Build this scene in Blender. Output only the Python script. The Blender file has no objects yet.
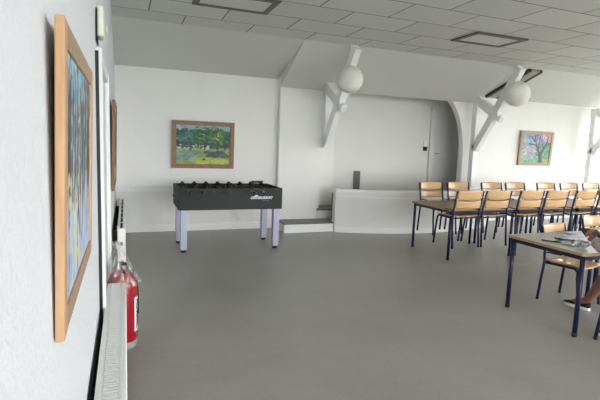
import bpy, bmesh, math, random
import numpy as np
from mathutils import Vector, Matrix, Euler
random.seed(7)
C = bpy.context.scene
COL = C.collection

# ------------------------------------------------------------------ camera
CAM_H = 1.6
F_PX, YAW, PITCH, ROLL = 455.0, 0.368601062, 0.122075632, 0.0363769083
cd = bpy.data.cameras.new('camera'); cam = bpy.data.objects.new('camera', cd); COL.objects.link(cam)
fw = Vector((math.sin(YAW), math.cos(YAW), 0)); rt = Vector((math.cos(YAW), -math.sin(YAW), 0)); up = Vector((0, 0, 1))
f2 = fw*math.cos(PITCH) - up*math.sin(PITCH); u2 = up*math.cos(PITCH) + fw*math.sin(PITCH)
r3 = rt*math.cos(ROLL) + u2*math.sin(ROLL); u3 = -rt*math.sin(ROLL) + u2*math.cos(ROLL)
M = Matrix((r3, u3, -f2)).transposed().to_4x4(); M.translation = (0, 0, CAM_H)
cam.matrix_world = M
cd.sensor_width = 36; cd.lens = F_PX/600*36; cd.clip_start = 0.02; cd.clip_end = 200
C.camera = cam

# ------------------------------------------------------------------ world, light, exposure
w = bpy.data.worlds.new('overcast_sky'); C.world = w; w.use_nodes = True
wn = w.node_tree; bg = wn.nodes['Background']
geo = wn.nodes.new('ShaderNodeTexCoord'); sep = wn.nodes.new('ShaderNodeSeparateXYZ'); rmp = wn.nodes.new('ShaderNodeValToRGB')
wn.links.new(geo.outputs['Generated'], sep.inputs[0]); wn.links.new(sep.outputs['Z'], rmp.inputs[0])
rmp.color_ramp.elements[0].position = 0.0; rmp.color_ramp.elements[0].color = (0.97, 0.97, 0.97, 1)
rmp.color_ramp.elements[1].position = 0.7; rmp.color_ramp.elements[1].color = (0.88, 0.93, 1.0, 1)
wn.links.new(rmp.outputs[0], bg.inputs[0]); bg.inputs[1].default_value = 5.2

ROOM_X0, ROOM_X1, ROOM_Y0, YB = -0.15, 12.2, -4.0, 8.16
ZC, YE, ZW = 3.235, 6.92, 2.77            # flat ceiling height, its rear edge, height of the rear wall
XM0, XM1, YM, ZM = 2.65, 7.0, 8.03, 2.617  # middle bay that stands forward

def portal(name, loc, rot, sx, sy):
    l = bpy.data.lights.new(name, 'AREA'); l.shape = 'RECTANGLE'; l.size = sx; l.size_y = sy
    l.cycles.is_portal = True
    o = bpy.data.objects.new(name, l); o.location = loc; o.rotation_euler = rot; COL.objects.link(o)
WIN_FRONT = [(0.6, 2.5), (3.0, 4.9), (5.4, 7.3), (7.8, 9.7), (10.0, 11.8)]   # x ranges, wall behind the camera
WIN_RIGHT = [(0.4, 2.2), (2.8, 4.6), (5.2, 7.0)]              # y ranges, right wall
WIN_BACK = (10.72, 11.9)
WZ0, WZ1 = 0.85, 2.55
FZA, FZB = 0.35, 2.85      # unseen windows behind the camera, made tall to brighten room and alcove
for a, b in WIN_FRONT: portal('window_daylight', ((a+b)/2, ROOM_Y0-0.12, (FZA+FZB)/2), (math.radians(90), 0, 0), b-a, FZB-FZA)
for a, b in WIN_RIGHT: portal('window_daylight', (ROOM_X1+0.12, (a+b)/2, (WZ0+WZ1)/2), (math.radians(90), 0, math.radians(90)), b-a, WZ1-WZ0)
portal('window_daylight', ((WIN_BACK[0]+WIN_BACK[1])/2, YB+0.16, (WZ0+WZ1)/2), (math.radians(90), 0, math.radians(180)), WIN_BACK[1]-WIN_BACK[0], WZ1-WZ0)

C.view_settings.view_transform = 'Standard'; C.view_settings.look = 'None'
C.view_settings.gamma = 1; C.view_settings.use_curve_mapping = False
C.view_settings.exposure = 1.74
C.cycles.max_bounces = 14; C.cycles.diffuse_bounces = 10

# ------------------------------------------------------------------ materials
def lin(c):
    return tuple((v/12.92 if v <= 0.04045 else ((v+0.055)/1.055)**2.4) for v in c)
def rgb(r, g, b): return lin((r/255, g/255, b/255)) + (1,)
def mat(name, col, rough=0.6, metal=0.0, spec=0.5, noise=0.0, nscale=8, col2=None, bump=0.0, stretch=None, coat=0):
    m = bpy.data.materials.new(name); m.use_nodes = True
    nt = m.node_tree; b = nt.nodes['Principled BSDF']
    b.inputs['Base Color'].default_value = col; b.inputs['Roughness'].default_value = rough
    b.inputs['Metallic'].default_value = metal; b.inputs['Specular IOR Level'].default_value = spec
    b.inputs['Coat Weight'].default_value = coat
    if noise or col2 or bump:
        tc = nt.nodes.new('ShaderNodeTexCoord'); mp = nt.nodes.new('ShaderNodeMapping'); nz = nt.nodes.new('ShaderNodeTexNoise')
        nt.links.new(tc.outputs['Object'], mp.inputs[0]); nt.links.new(mp.outputs[0], nz.inputs['Vector'])
        if stretch: mp.inputs['Scale'].default_value = stretch
        nz.inputs['Scale'].default_value = nscale; nz.inputs['Detail'].default_value = 5
        if noise or col2:
            r = nt.nodes.new('ShaderNodeValToRGB'); nt.links.new(nz.outputs[0], r.inputs[0])
            c2 = col2 if col2 else tuple(max(0, v*(1-noise)) for v in col[:3]) + (1,)
            r.color_ramp.elements[0].position = 0.3; r.color_ramp.elements[0].color = c2
            r.color_ramp.elements[1].position = 0.7; r.color_ramp.elements[1].color = col
            nt.links.new(r.outputs[0], b.inputs['Base Color'])
        if bump:
            bp = nt.nodes.new('ShaderNodeBump'); bp.inputs['Strength'].default_value = bump; bp.inputs['Distance'].default_value = 0.01
            nt.links.new(nz.outputs[0], bp.inputs['Height']); nt.links.new(bp.outputs[0], b.inputs['Normal'])
    return m

WALL = mat('white_wall_paint', rgb(231, 231, 228), 0.7, noise=0.03, nscale=3, bump=0.15)
LWALL = mat('textured_wall_paint', rgb(222, 225, 230), 0.75, noise=0.04, nscale=60, bump=0.5)
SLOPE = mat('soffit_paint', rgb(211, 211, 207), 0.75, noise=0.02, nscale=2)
TRIM = mat('white_gloss_trim', rgb(238, 239, 238), 0.4)
NICHE = mat('niche_paint', rgb(222, 222, 219), 0.75, noise=0.03, nscale=2)
DOORM = mat('grey_white_door_paint', rgb(214, 215, 216), 0.5)
BLACK = mat('black_plastic', rgb(18, 19, 21), 0.4)
RUBBER = mat('black_rubber', rgb(22, 22, 24), 0.7)
NAVY = mat('navy_powder_coated_steel', rgb(16, 24, 62), 0.35, noise=0.1, nscale=30)
BIRCH = mat('birch_plywood', rgb(216, 178, 128), 0.35, col2=rgb(196, 152, 102), nscale=6, stretch=(1, 8, 14), coat=0.3)
PLY = mat('plywood_edge', rgb(190, 158, 118), 0.5, noise=0.25, nscale=40, stretch=(0.3, 0.3, 6))
LAM = mat('grey_laminate', rgb(172, 168, 160), 0.3, noise=0.06, nscale=12)
LAMD = mat('brown_grey_laminate', rgb(134, 120, 104), 0.28, noise=0.06, nscale=12)
OAK = mat('light_oak_frame', rgb(204, 166, 126), 0.5, col2=rgb(184, 142, 102), nscale=7, stretch=(6, 6, 0.8))
OAKT = mat('weathered_oak_frame', rgb(176, 152, 128), 0.55, col2=rgb(150, 124, 98), nscale=10, stretch=(6, 1, 6))
OAKD = mat('brown_oak_frame', rgb(146, 112, 88), 0.55, col2=rgb(122, 92, 70), nscale=10, stretch=(1, 6, 6))
STEEL = mat('brushed_steel', rgb(170, 172, 175), 0.3, metal=0.9)
ALU = mat('lilac_grey_painted_metal', rgb(176, 180, 200), 0.4, metal=0.1)
RADW = mat('radiator_enamel', rgb(236, 238, 234), 0.35)
DARKGAP = mat('dark_interior_metal', rgb(60, 60, 60), 0.7)
RED = mat('red_enamel', rgb(156, 14, 34), 0.3, coat=0.4)
PAPER = mat('white_paper', rgb(232, 236, 242), 0.5)
WOODB = mat('brown_wood', rgb(120, 88, 52), 0.6, noise=0.3, nscale=12)
TREAD = mat('grey_vinyl_tread', rgb(104, 100, 96), 0.4, noise=0.1, nscale=10)
LANTERN = mat('white_paper_lantern', rgb(228, 228, 220), 0.8)
SKIN = mat('skin', rgb(150, 104, 80), 0.5, noise=0.06, nscale=20)
HAIR = mat('dark_brown_hair', rgb(48, 34, 26), 0.6, noise=0.4, nscale=50)
SHOE = mat('black_canvas', rgb(20, 20, 24), 0.8)
SOLE = mat('white_rubber', rgb(232, 232, 232), 0.5)
SHORTS = mat('dark_denim', rgb(36, 40, 56), 0.8, noise=0.2, nscale=40)
SHIRT = mat('floral_print_cotton', rgb(224, 216, 220), 0.8, col2=rgb(132, 112, 122), nscale=36)
GREYT = mat('grey_metal_light', rgb(96, 92, 82), 0.5)

def wood_dark():
    m = mat('charcoal_wood_grain', rgb(30, 33, 36), 0.6, col2=rgb(15, 17, 19), nscale=5, stretch=(1, 1, 9)); return m
CHAR = wood_dark()

def floor_mat():
    m = bpy.data.materials.new('grey_linoleum'); m.use_nodes = True; nt = m.node_tree; b = nt.nodes['Principled BSDF']
    tc = nt.nodes.new('ShaderNodeTexCoord'); n1 = nt.nodes.new('ShaderNodeTexNoise'); n2 = nt.nodes.new('ShaderNodeTexNoise')
    n1.inputs['Scale'].default_value = 1.6; n1.inputs['Detail'].default_value = 8; n1.inputs['Roughness'].default_value = 0.65
    n2.inputs['Scale'].default_value = 34; n2.inputs['Detail'].default_value = 4
    mx = nt.nodes.new('ShaderNodeMath'); mx.operation = 'MULTIPLY_ADD'; mx.inputs[1].default_value = 0.45
    nt.links.new(tc.outputs['Object'], n1.inputs['Vector']); nt.links.new(tc.outputs['Object'], n2.inputs['Vector'])
    nt.links.new(n2.outputs[0], mx.inputs[0]); nt.links.new(n1.outputs[0], mx.inputs[2])
    r = nt.nodes.new('ShaderNodeValToRGB'); nt.links.new(mx.outputs[0], r.inputs[0])
    r.color_ramp.elements[0].position = 0.45; r.color_ramp.elements[0].color = rgb(146, 143, 137)
    r.color_ramp.elements[1].position = 1.0; r.color_ramp.elements[1].color = rgb(164, 162, 156)
    nt.links.new(r.outputs[0], b.inputs['Base Color'])
    rr = nt.nodes.new('ShaderNodeMapRange'); nt.links.new(n1.outputs[0], rr.inputs[0])
    rr.inputs[3].default_value = 0.26; rr.inputs[4].default_value = 0.46
    nt.links.new(rr.outputs[0], b.inputs['Roughness'])
    b.inputs['Specular IOR Level'].default_value = 0.45
    return m
FLOORM = floor_mat()

def ceiling_mat():
    m = bpy.data.materials.new('acoustic_ceiling_tiles'); m.use_nodes = True; nt = m.node_tree; b = nt.nodes['Principled BSDF']
    tc = nt.nodes.new('ShaderNodeTexCoord'); mp = nt.nodes.new('ShaderNodeMapping'); br = nt.nodes.new('ShaderNodeTexBrick')
    nt.links.new(tc.outputs['Object'], mp.inputs[0]); nt.links.new(mp.outputs[0], br.inputs['Vector'])
    mp.inputs['Location'].default_value = (-0.30+0.47, -5.83+12.0, 0)
    br.offset = 0.5; br.offset_frequency = 2
    br.inputs['Scale'].default_value = 1.0; br.inputs['Brick Width'].default_value = 0.94; br.inputs['Row Height'].default_value = 0.6
    br.inputs['Mortar Size'].default_value = 0.009; br.inputs['Mortar Smooth'].default_value = 0.1
    br.inputs['Color1'].default_value = rgb(216, 216, 212); br.inputs['Color2'].default_value = rgb(208, 208, 204)
    br.inputs['Mortar'].default_value = rgb(118, 116, 110)
    nt.links.new(br.outputs['Color'], b.inputs['Base Color']); b.inputs['Roughness'].default_value = 0.8
    return m
CEILM = ceiling_mat()

def glass_mat(name, tint=(1, 1, 1, 1), rough=0.0, alpha=0.12):
    m = bpy.data.materials.new(name); m.use_nodes = True; nt = m.node_tree
    out = nt.nodes['Material Output']; nt.nodes.remove(nt.nodes['Principled BSDF'])
    t = nt.nodes.new('ShaderNodeBsdfTransparent'); g = nt.nodes.new('ShaderNodeBsdfGlossy'); mx = nt.nodes.new('ShaderNodeMixShader')
    t.inputs[0].default_value = tint; g.inputs['Roughness'].default_value = rough
    mx.inputs[0].default_value = alpha
    nt.links.new(t.outputs[0], mx.inputs[1]); nt.links.new(g.outputs[0], mx.inputs[2]); nt.links.new(mx.outputs[0], out.inputs[0])
    return m
GLASS = glass_mat('window_glass', alpha=0.06)
PLASTIC = glass_mat('clear_plastic_film', (0.95, 0.95, 0.96, 1), 0.4, 0.2)

# ------------------------------------------------------------------ mesh builder
class MB:
    def __init__(s): s.bm = bmesh.new(); s.mi = 0
    def _faces(s, fs, smooth=False):
        for f in fs: f.material_index = s.mi; f.smooth = smooth
    def box(s, a, b, bev=0.0, seg=2, rot=None, piv=None):
        (x0, y0, z0), (x1, y1, z1) = a, b
        r = bmesh.ops.create_cube(s.bm, size=1.0); vs = r['verts']
        for v in vs: v.co = Vector(((x0+x1)/2+v.co.x*(x1-x0), (y0+y1)/2+v.co.y*(y1-y0), (z0+z1)/2+v.co.z*(z1-z0)))
        fs = list({f for v in vs for f in v.link_faces}); s._faces(fs)
        if bev:
            es = list({e for v in vs for e in v.link_edges})
            rr = bmesh.ops.bevel(s.bm, geom=es, offset=bev, segments=seg, affect='EDGES', profile=0.5)
            for f in rr['faces']: f.material_index = s.mi
            vs = list({v for f in rr['faces'] for v in f.verts} | {v for v in vs if v.is_valid})
        if rot is not None:
            p = Vector(piv or ((x0+x1)/2, (y0+y1)/2, (z0+z1)/2)); bmesh.ops.rotate(s.bm, verts=[v for v in vs if v.is_valid], cent=p, matrix=rot)
        return s
    def beam(s, p, q, wx, wt, bev=0.004):
        # square beam from p to q, wx wide along world X-ish, wt across
        p, q = Vector(p), Vector(q); d = (q-p).normalized(); L = (q-p).length
        sx = Vector((1, 0, 0)); sx = (sx - d*sx.dot(d)).normalized(); sy = d.cross(sx)
        R = Matrix((sx, sy, d)).transposed().to_4x4(); R.translation = (p+q)/2
        r = bmesh.ops.create_cube(s.bm, size=1.0); vs = r['verts']
        for v in vs: v.co = R @ Vector((v.co.x*wx, v.co.y*wt, v.co.z*L))
        s._faces({f for v in vs for f in v.link_faces})
        if bev:
            es = list({e for v in vs for e in v.link_edges}); rr = bmesh.ops.bevel(s.bm, geom=es, offset=bev, segments=1, affect='EDGES')
            for f in rr['faces']: f.material_index = s.mi
        return s
    def tube(s, pts, r, n=10, cap=True):
        pts = [Vector(p) for p in pts]; rs = r if isinstance(r, (list, tuple)) else [r]*len(pts)
        rings = []; prev = None
        for i, p in enumerate(pts):
            d = (pts[min(i+1, len(pts)-1)] - pts[max(i-1, 0)]).normalized()
            if prev is None:
                a = Vector((0, 0, 1)) if abs(d.z) < 0.9 else Vector((1, 0, 0)); x = d.cross(a).normalized()
            else: x = (prev - d*prev.dot(d)).normalized()
            prev = x; y = d.cross(x)
            rings.append([s.bm.verts.new(p + x*math.cos(2*math.pi*k/n)*rs[i] + y*math.sin(2*math.pi*k/n)*rs[i]) for k in range(n)])
        for a, b in zip(rings, rings[1:]):
            for k in range(n): s._faces([s.bm.faces.new((a[k], a[(k+1) % n], b[(k+1) % n], b[k]))], True)
        if cap: s._faces([s.bm.faces.new(rings[0][::-1]), s.bm.faces.new(rings[-1])])
        return s
    def lathe(s, prof, c=(0, 0, 0), n=24, ax='z'):
        rings = []
        def P(r, h, a):
            x, y = r*math.cos(a), r*math.sin(a)
            v = (x, y, h) if ax == 'z' else ((x, h, y) if ax == 'y' else (h, x, y))
            return Vector(c)+Vector(v)
        for r, h in prof: rings.append([s.bm.verts.new(P(max(r, 1e-4), h, 2*math.pi*k/n)) for k in range(n)])
        for a, b in zip(rings, rings[1:]):
            for k in range(n): s._faces([s.bm.faces.new((a[k], a[(k+1) % n], b[(k+1) % n], b[k]))], True)
        s._faces([s.bm.faces.new(rings[0][::-1]), s.bm.faces.new(rings[-1])])
        return s
    def prism(s, poly, axis, h0, h1):
        # poly: 2-D points; axis = extrusion axis
        def P(a, b, h): return {'x': (h, a, b), 'y': (a, h, b), 'z': (a, b, h)}[axis]
        A = [s.bm.verts.new(P(a, b, h0)) for a, b in poly]; B = [s.bm.verts.new(P(a, b, h1)) for a, b in poly]; n = len(poly)
        fs = [s.bm.faces.new(A[::-1]), s.bm.faces.new(B)] + [s.bm.faces.new((A[k], A[(k+1) % n], B[(k+1) % n], B[k])) for k in range(n)]
        s._faces(fs); return s
    def grid(s, fn, nu, nv, smooth=True):
        V = [[s.bm.verts.new(fn(i/nu, j/nv)) for j in range(nv+1)] for i in range(nu+1)]
        for i in range(nu):
            for j in range(nv): s._faces([s.bm.faces.new((V[i][j], V[i+1][j], V[i+1][j+1], V[i][j+1]))], smooth)
        return s
    def build(s, name, mats, parent=None, fix=True):
        if fix: bmesh.ops.recalc_face_normals(s.bm, faces=s.bm.faces)
        me = bpy.data.meshes.new(name); s.bm.to_mesh(me); s.bm.free()
        for m in (mats if isinstance(mats, (list, tuple)) else [mats]): me.materials.append(m)
        o = bpy.data.objects.new(name, me); COL.objects.link(o)
        if parent: o.parent = parent
        return o
def tag(o, label=None, cat=None, group=None, kind=None):
    if label: o['label'] = label
    if cat: o['category'] = cat
    if group: o['group'] = group
    if kind: o['kind'] = kind
    return o
def empty(name, loc, label, cat, rz=0, group=None):
    o = bpy.data.objects.new(name, None); COL.objects.link(o); o.location = loc; o.rotation_euler.z = rz; o.empty_display_size = 0.1
    return tag(o, label, cat, group)
def copy_tree(o, parent=None):
    c = o.copy(); COL.objects.link(c)
    if parent: c.parent = parent
    for ch in list(o.children): copy_tree(ch, c)
    return c
def struct(mb, name, m, parent=None):
    o = mb.build(name, m, parent)
    if not parent: o['kind'] = 'structure'
    return o
def B(a, b, bev=0.0): return MB().box(a, b, bev)

# ------------------------------------------------------------------ structure
struct(B((ROOM_X0-0.2, ROOM_Y0-0.2, -0.12), (ROOM_X1+0.2, 9.7, 0)), 'floor', FLOORM)
c = struct(B((ROOM_X0-0.2, ROOM_Y0-0.2, 0), (ROOM_X1+0.2, YE, 0.12)), 'ceiling', CEILM); c.location = (0, 0, ZC)
struct(B((ROOM_X0-0.2, ROOM_Y0-0.2, 0), (ROOM_X0, YB+0.2, 3.4)), 'wall_left', LWALL)
def holed_wall(name, m, horiz, lo, hi, fixed0, fixed1, wins, h, z0=WZ0, z1=WZ1):
    mb = MB(); cur = lo
    def bb(a, b, za, zb):
        if horiz: mb.box((a, fixed0, za), (b, fixed1, zb))
        else: mb.box((fixed0, a, za), (fixed1, b, zb))
    for a, b in wins:
        bb(cur, a, 0, h); bb(a, b, 0, z0); bb(a, b, z1, h); cur = b
    bb(cur, hi, 0, h)
    return struct(mb, name, m)
holed_wall('wall_front', WALL, True, ROOM_X0-0.2, ROOM_X1+0.2, ROOM_Y0-0.2, ROOM_Y0, WIN_FRONT, 3.4, FZA, FZB)
holed_wall('wall_right', WALL, False, ROOM_Y0, YB+0.2, ROOM_X1, ROOM_X1+0.2, WIN_RIGHT, 3.4)
struct(B((ROOM_X0, YB, 0), (XM0+0.9, YB+0.2, 3.0)), 'wall_back', WALL)
holed_wall('wall_back_right', WALL, True, XM1, ROOM_X1, YB, YB+0.2, [WIN_BACK], 3.0)
# middle bay front with the rounded opening of the raised alcove
def arc(p0, pc, p1, n=10):
    return [((1-t)**2*p0[0]+2*t*(1-t)*pc[0]+t*t*p1[0], (1-t)**2*p0[1]+2*t*(1-t)*pc[1]+t*t*p1[1]) for t in [i/n for i in range(n+1)]]
poly = [(XM0, 0), (XM0, 2.95), (XM1, 2.95), (XM1, 0), (6.86, 0)] + arc((6.86, 1.3), (6.86, 2.3), (6.42, 2.65)) + arc((4.12, 2.65), (3.82, 2.35), (3.77, 1.9)) + [(3.45, 1.5), (3.45, 0)]
struct(MB().prism(poly, 'y', YM, YM+0.13), 'wall_middle', WALL)
struct(MB().prism([(3.35, YM+0.13), (3.45, YM+0.13), (3.45, 8.6), (4.03, 8.6), (4.03, 8.9), (3.35, 8.9)], 'z', 0, 2.9), 'wall_alcove_left', WALL)
struct(B((7.72, YB+0.2, 0), (7.82, 8.9, 2.9)), 'wall_alcove_right', NICHE)
struct(B((3.35, 8.9, 0), (7.82, 9.0, 2.9)), 'wall_alcove_back', NICHE)
struct(B((3.36, YM+0.131, 2.75), (7.82, 8.9, 2.85)), 'ceiling_alcove', NICHE)
# sloping soffits
def soffit(name, x0, x1, yb, zb, kind='ceiling'):
    k = (ZC-zb)/(YE-yb); d = 0.14
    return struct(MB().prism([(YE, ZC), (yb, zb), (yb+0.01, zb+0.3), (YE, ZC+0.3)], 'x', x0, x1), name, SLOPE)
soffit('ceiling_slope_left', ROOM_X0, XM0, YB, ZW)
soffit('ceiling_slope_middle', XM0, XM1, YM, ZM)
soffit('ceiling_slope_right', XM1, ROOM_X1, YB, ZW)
# ledge and baseboards
struct(MB().box((ROOM_X0, YB-0.05, 0.775), (XM0, YB, 0.80), 0.005).box((ROOM_X0, YB-0.025, 0.70), (XM0, YB, 0.775), 0.004), 'trim_1', TRIM)
struct(B((ROOM_X0, YB-0.02, 0), (XM0, YB, 0.12), 0.004), 'baseboard_back', TRIM)
struct(B((XM1+0.1, YB-0.02, 0), (ROOM_X1, YB, 0.12), 0.004), 'baseboard_back_right', TRIM)
struct(MB().box((XM1+0.1, YB-0.04, 0.70), (WIN_BACK[0]-0.02, YB, 0.78), 0.005), 'trim_2', TRIM)
struct(B((ROOM_X0, ROOM_Y0, 0), (ROOM_X0+0.015, 2.75, 0.12), 0.003), 'baseboard_left', TRIM)

# windows
def window(i, horiz, a, b, f0, f1, WZ0=WZ0, WZ1=WZ1):
    fr = MB(); gl = MB(); t = 0.06
    def bb(mb, p, q, za, zb, u0=f0, u1=f1, bev=0.004):
        if horiz: mb.box((p, u0, za), (q, u1, zb), bev)
        else: mb.box((u0, p, za), (u1, q, zb), bev)
    bb(fr, a, b, WZ0, WZ0+t); bb(fr, a, b, WZ1-t, WZ1); bb(fr, a, a+t, WZ0, WZ1); bb(fr, b-t, b, WZ0, WZ1)
    m = (a+b)/2; bb(fr, m-0.035, m+0.035, WZ0, WZ1)
    gm = (f0+f1)/2
    o = struct(fr, 'window_%d' % i, TRIM)
    bb(gl, a+t, b-t, WZ0+t, WZ1-t, gm-0.003, gm+0.003, 0)
    gl.build('pane', GLASS, o)
    return o
window(1, True, WIN_BACK[0], WIN_BACK[1], YB+0.05, YB+0.11)
k = 2
for a, b in WIN_FRONT: window(k, True, a, b, ROOM_Y0-0.1, ROOM_Y0-0.04, FZA, FZB); k += 1
for a, b in WIN_RIGHT: window(k, False, a, b, ROOM_X1+0.04, ROOM_X1+0.1); k += 1

# door in the left wall: two white casings that stand off the wall
d = B((ROOM_X0, 3.02, 0), (ROOM_X0+0.012, 3.88, 2.0), 0.003); d1 = struct(d, 'door_1', DOORM)
MB().box((ROOM_X0, 2.82, 0), (ROOM_X0+0.035, 2.90, 2.09), 0.004).build('near_casing', TRIM, d1)
MB().box((ROOM_X0, 2.81, 0), (ROOM_X0+0.018, 2.82, 2.07)).build('painted_shade_line', BLACK, d1)  # black strip painting the shaded near side of the casing
MB().box((ROOM_X0, 3.95, 0), (ROOM_X0+0.035, 4.05, 2.09), 0.004).build('far_casing', TRIM, d1)
MB().box((ROOM_X0, 2.90, 2.02), (ROOM_X0+0.03, 3.95, 2.09), 0.004).build('head_casing', TRIM, d1)
# alcove door
DX0, DX1, DY = 6.69, 7.43, 8.9
d2 = struct(B((DX0, DY-0.04, 0.54), (DX1, DY, 2.46), 0.004), 'door_2', DOORM)
f = MB(); f.box((DX0-0.1, DY-0.06, 0.54), (DX0, DY, 2.56), 0.005).box((DX1, DY-0.06, 0.54), (DX1+0.1, DY, 2.56), 0.005).box((DX0, DY-0.06, 2.46), (DX1, DY, 2.56), 0.005).build('door_frame', NICHE, d2)
MB().tube([(DX0+0.07, DY-0.05, 1.5), (DX0+0.07, DY-0.10, 1.5), (DX0+0.17, DY-0.10, 1.5)], 0.011).build('door_handle', STEEL, d2)

# raised alcove floor and its bowed front wall
def bow(x):
    t = (x-3.62)/(7.2-3.62); return 7.55 - 4*0.42*t*(1-t)
fp = [(x, bow(x)) for x in [3.62+(7.2-3.62)*i/24 for i in range(25)]]
def bowed(mb, off0, off1, z0, z1):
    n = len(fp)
    A = [(x, y-off0) for x, y in fp] + [(x, y+off1) for x, y in fp[::-1]]
    mb.prism(A, 'z', z0, z1); return mb
bwall = bowed(MB(), 0, 0.12, 0, 0.76).build('bowed_stage_wall', WALL); bwall['kind'] = 'structure'; bwall.name = 'wall_stage'
bowed(MB(), 0.035, 0.15, 0.76, 0.80).build('capping', TRIM, bwall)
bowed(MB(), 0.014, 0.0, 0.655, 0.68).build('moulding', TRIM, bwall)
bowed(MB(), 0.015, 0.0, 0.0, 0.10).build('baseboard', TRIM, bwall)
poly = [(x, y+0.121) for x, y in fp if x > 4.1] + [(7.0, 8.03), (7.0, YB+0.2), (7.72, YB+0.2), (7.72, 8.9), (4.1, 8.9)]
struct(MB().prism(poly, 'z', 0, 0.54), 'floor_stage', TREAD)
# steps up on the left
st = MB(); st.box((2.65, 7.60, 0), (3.62, YM, 0.155), 0.004); st = struct(st, 'step_1', TRIM)
MB().box((2.64, 7.585, 0.155), (3.635, YM+0.57, 0.18), 0.004).build('tread', TREAD, st)
st = MB(); st.box((3.46, 8.04, 0.18), (4.02, 8.6, 0.335), 0.003); st = struct(st, 'step_2', NICHE)
MB().box((3.455, 8.02, 0.335), (4.02, 8.6, 0.36), 0.004).build('tread', TREAD, st)
MB().box((3.625, 7.70, 0.18), (3.66, 7.735, 0.72), 0.003).build('newel', GREYT, st)
struct(B((3.63, 7.68, 0), (4.1, 8.6, 0.18)), 'step_3', TREAD)

# roof trusses: post, long diagonal brace, collar piece with a rounded end
def truss(x, label):
    y_b = YB if x > 6.9 else YM
    t = empty('roof_truss', (x, 7.88, 0), label, 'roof truss', group='roof trusses along the rear wall')
    def b(name, p, q, wx, wt):
        m = MB(); m.beam((p[0]-x, p[1]-7.88, p[2]), (q[0]-x, q[1]-7.88, q[2]), wx, wt, 0.006); return m.build(name, TRIM, t)
    z0 = 0.80 if x < 7.2 else 0.0
    if x < 4: z0 = 1.55
    b('post', (x, 7.9, z0), (x, 7.9, 2.70), 0.12, 0.14)
    b('diagonal_brace', (x, 7.86, 1.62), (x, 6.80, 3.19), 0.12, 0.16)
    b('collar', (x, 7.86, 2.66), (x, 7.28, 2.29), 0.10, 0.17)
    m = MB(); m.lathe([(0.062, -0.03), (0.075, -0.02), (0.075, 0.02), (0.062, 0.03)], (0, 0, 0), 16, 'y')
    o = m.build('collar_end', TRIM, t); o.location = (0, 7.20-7.88, 2.245); o.rotation_euler.x = math.radians(34)
    m = MB(); m.beam((0, 7.29-7.88, 2.30), (0, 7.19-7.88, 2.24), 0.05, 0.05, 0); m.build('tenon', TRIM, t)
    return t
truss(3.52, 'white timber roof brace beside the rounded alcove opening, left one by the steps')
truss(7.02, 'white timber roof brace between the alcove and the wall with the blossom painting')
truss(10.6, 'white timber roof brace at the right edge, beside the bright window')

# skylight box on the right slope
k = math.atan2(ZC-ZW, YB-YE)
m = MB(); m.box((7.42, 0.02, -0.05), (7.64, 1.2, 0.01), 0.004)
sk = m.build('skylight_box', mat('grey_green_blind', rgb(150, 150, 140), 0.5)); sk.location = (0, YE, ZC-0.005); sk.rotation_euler.x = -k
tag(sk, 'narrow dark grey boxed skylight running down the sloping ceiling behind the right lantern', 'skylight')
MB().box((7.35, 0.02, -0.06), (7.42, 1.21, 0.0), 0.003).box((7.64, 0.02, -0.06), (7.70, 1.21, 0.0), 0.003).build('side_frame', BLACK, sk)

# recessed ceiling lights
def troffer(x0, y0, x1, y1, label):
    t = empty('ceiling_light', ((x0+x1)/2, (y0+y1)/2, ZC-0.02), label, 'ceiling light', group='recessed ceiling lights')
    hx, hy = (x1-x0)/2, (y1-y0)/2; f = MB(); w_ = 0.07
    f.box((-hx, -hy, 0), (hx, -hy+w_, 0.022), 0.003).box((-hx, hy-w_, 0), (hx, hy, 0.022), 0.003).box((-hx, -hy+w_, 0), (-hx+w_, hy-w_, 0.022), 0.003).box((hx-w_, -hy+w_, 0), (hx, hy-w_, 0.022), 0.003)
    f.build('frame', GREYT, t)
    MB().box((-hx+w_, -hy+w_, 0.010), (hx-w_, hy-w_, 0.022)).build('diffuser', mat('frosted_diffuser', rgb(206, 206, 204), 0.3, noise=0.1, nscale=5), t)
    return t
troffer(0.765, 5.24, 1.70, 5.82, 'dark-framed recessed ceiling light nearest the left wall, unlit')
troffer(4.57, 5.24, 5.50, 5.82, 'dark-framed recessed ceiling light on the right, unlit, above the rows of tables')

# paper lanterns
def lantern(x, y, z, r, label):
    t = empty('paper_lantern', (x, y, z), label, 'lantern', group='round paper lanterns')
    m = MB(); n = 40
    prof = []
    for i in range(n+1):
        a = -math.pi/2+math.pi*i/n; rr = math.cos(a)*r*(1-0.012*(i % 2)); prof.append((max(rr, 0.03 if i in (0, n) else rr), math.sin(a)*r))
    m.lathe(prof, n=36); m.build('shade', LANTERN, t)
    top = (ZC if y < YE else ZC-(y-YE)*(ZC-ZM)/(YM-YE)) - z
    MB().tube([(0, 0, r*0.98), (0, 0, top)], 0.005, 6).build('cord', TRIM, t)
    return t
lantern(3.375, 6.72, 2.66, 0.215, 'round white paper lantern hanging in front of the left roof brace')
lantern(6.93, 6.76, 2.69, 0.235, 'round white paper lantern hanging in front of the right roof brace, by the skylight')

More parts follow.
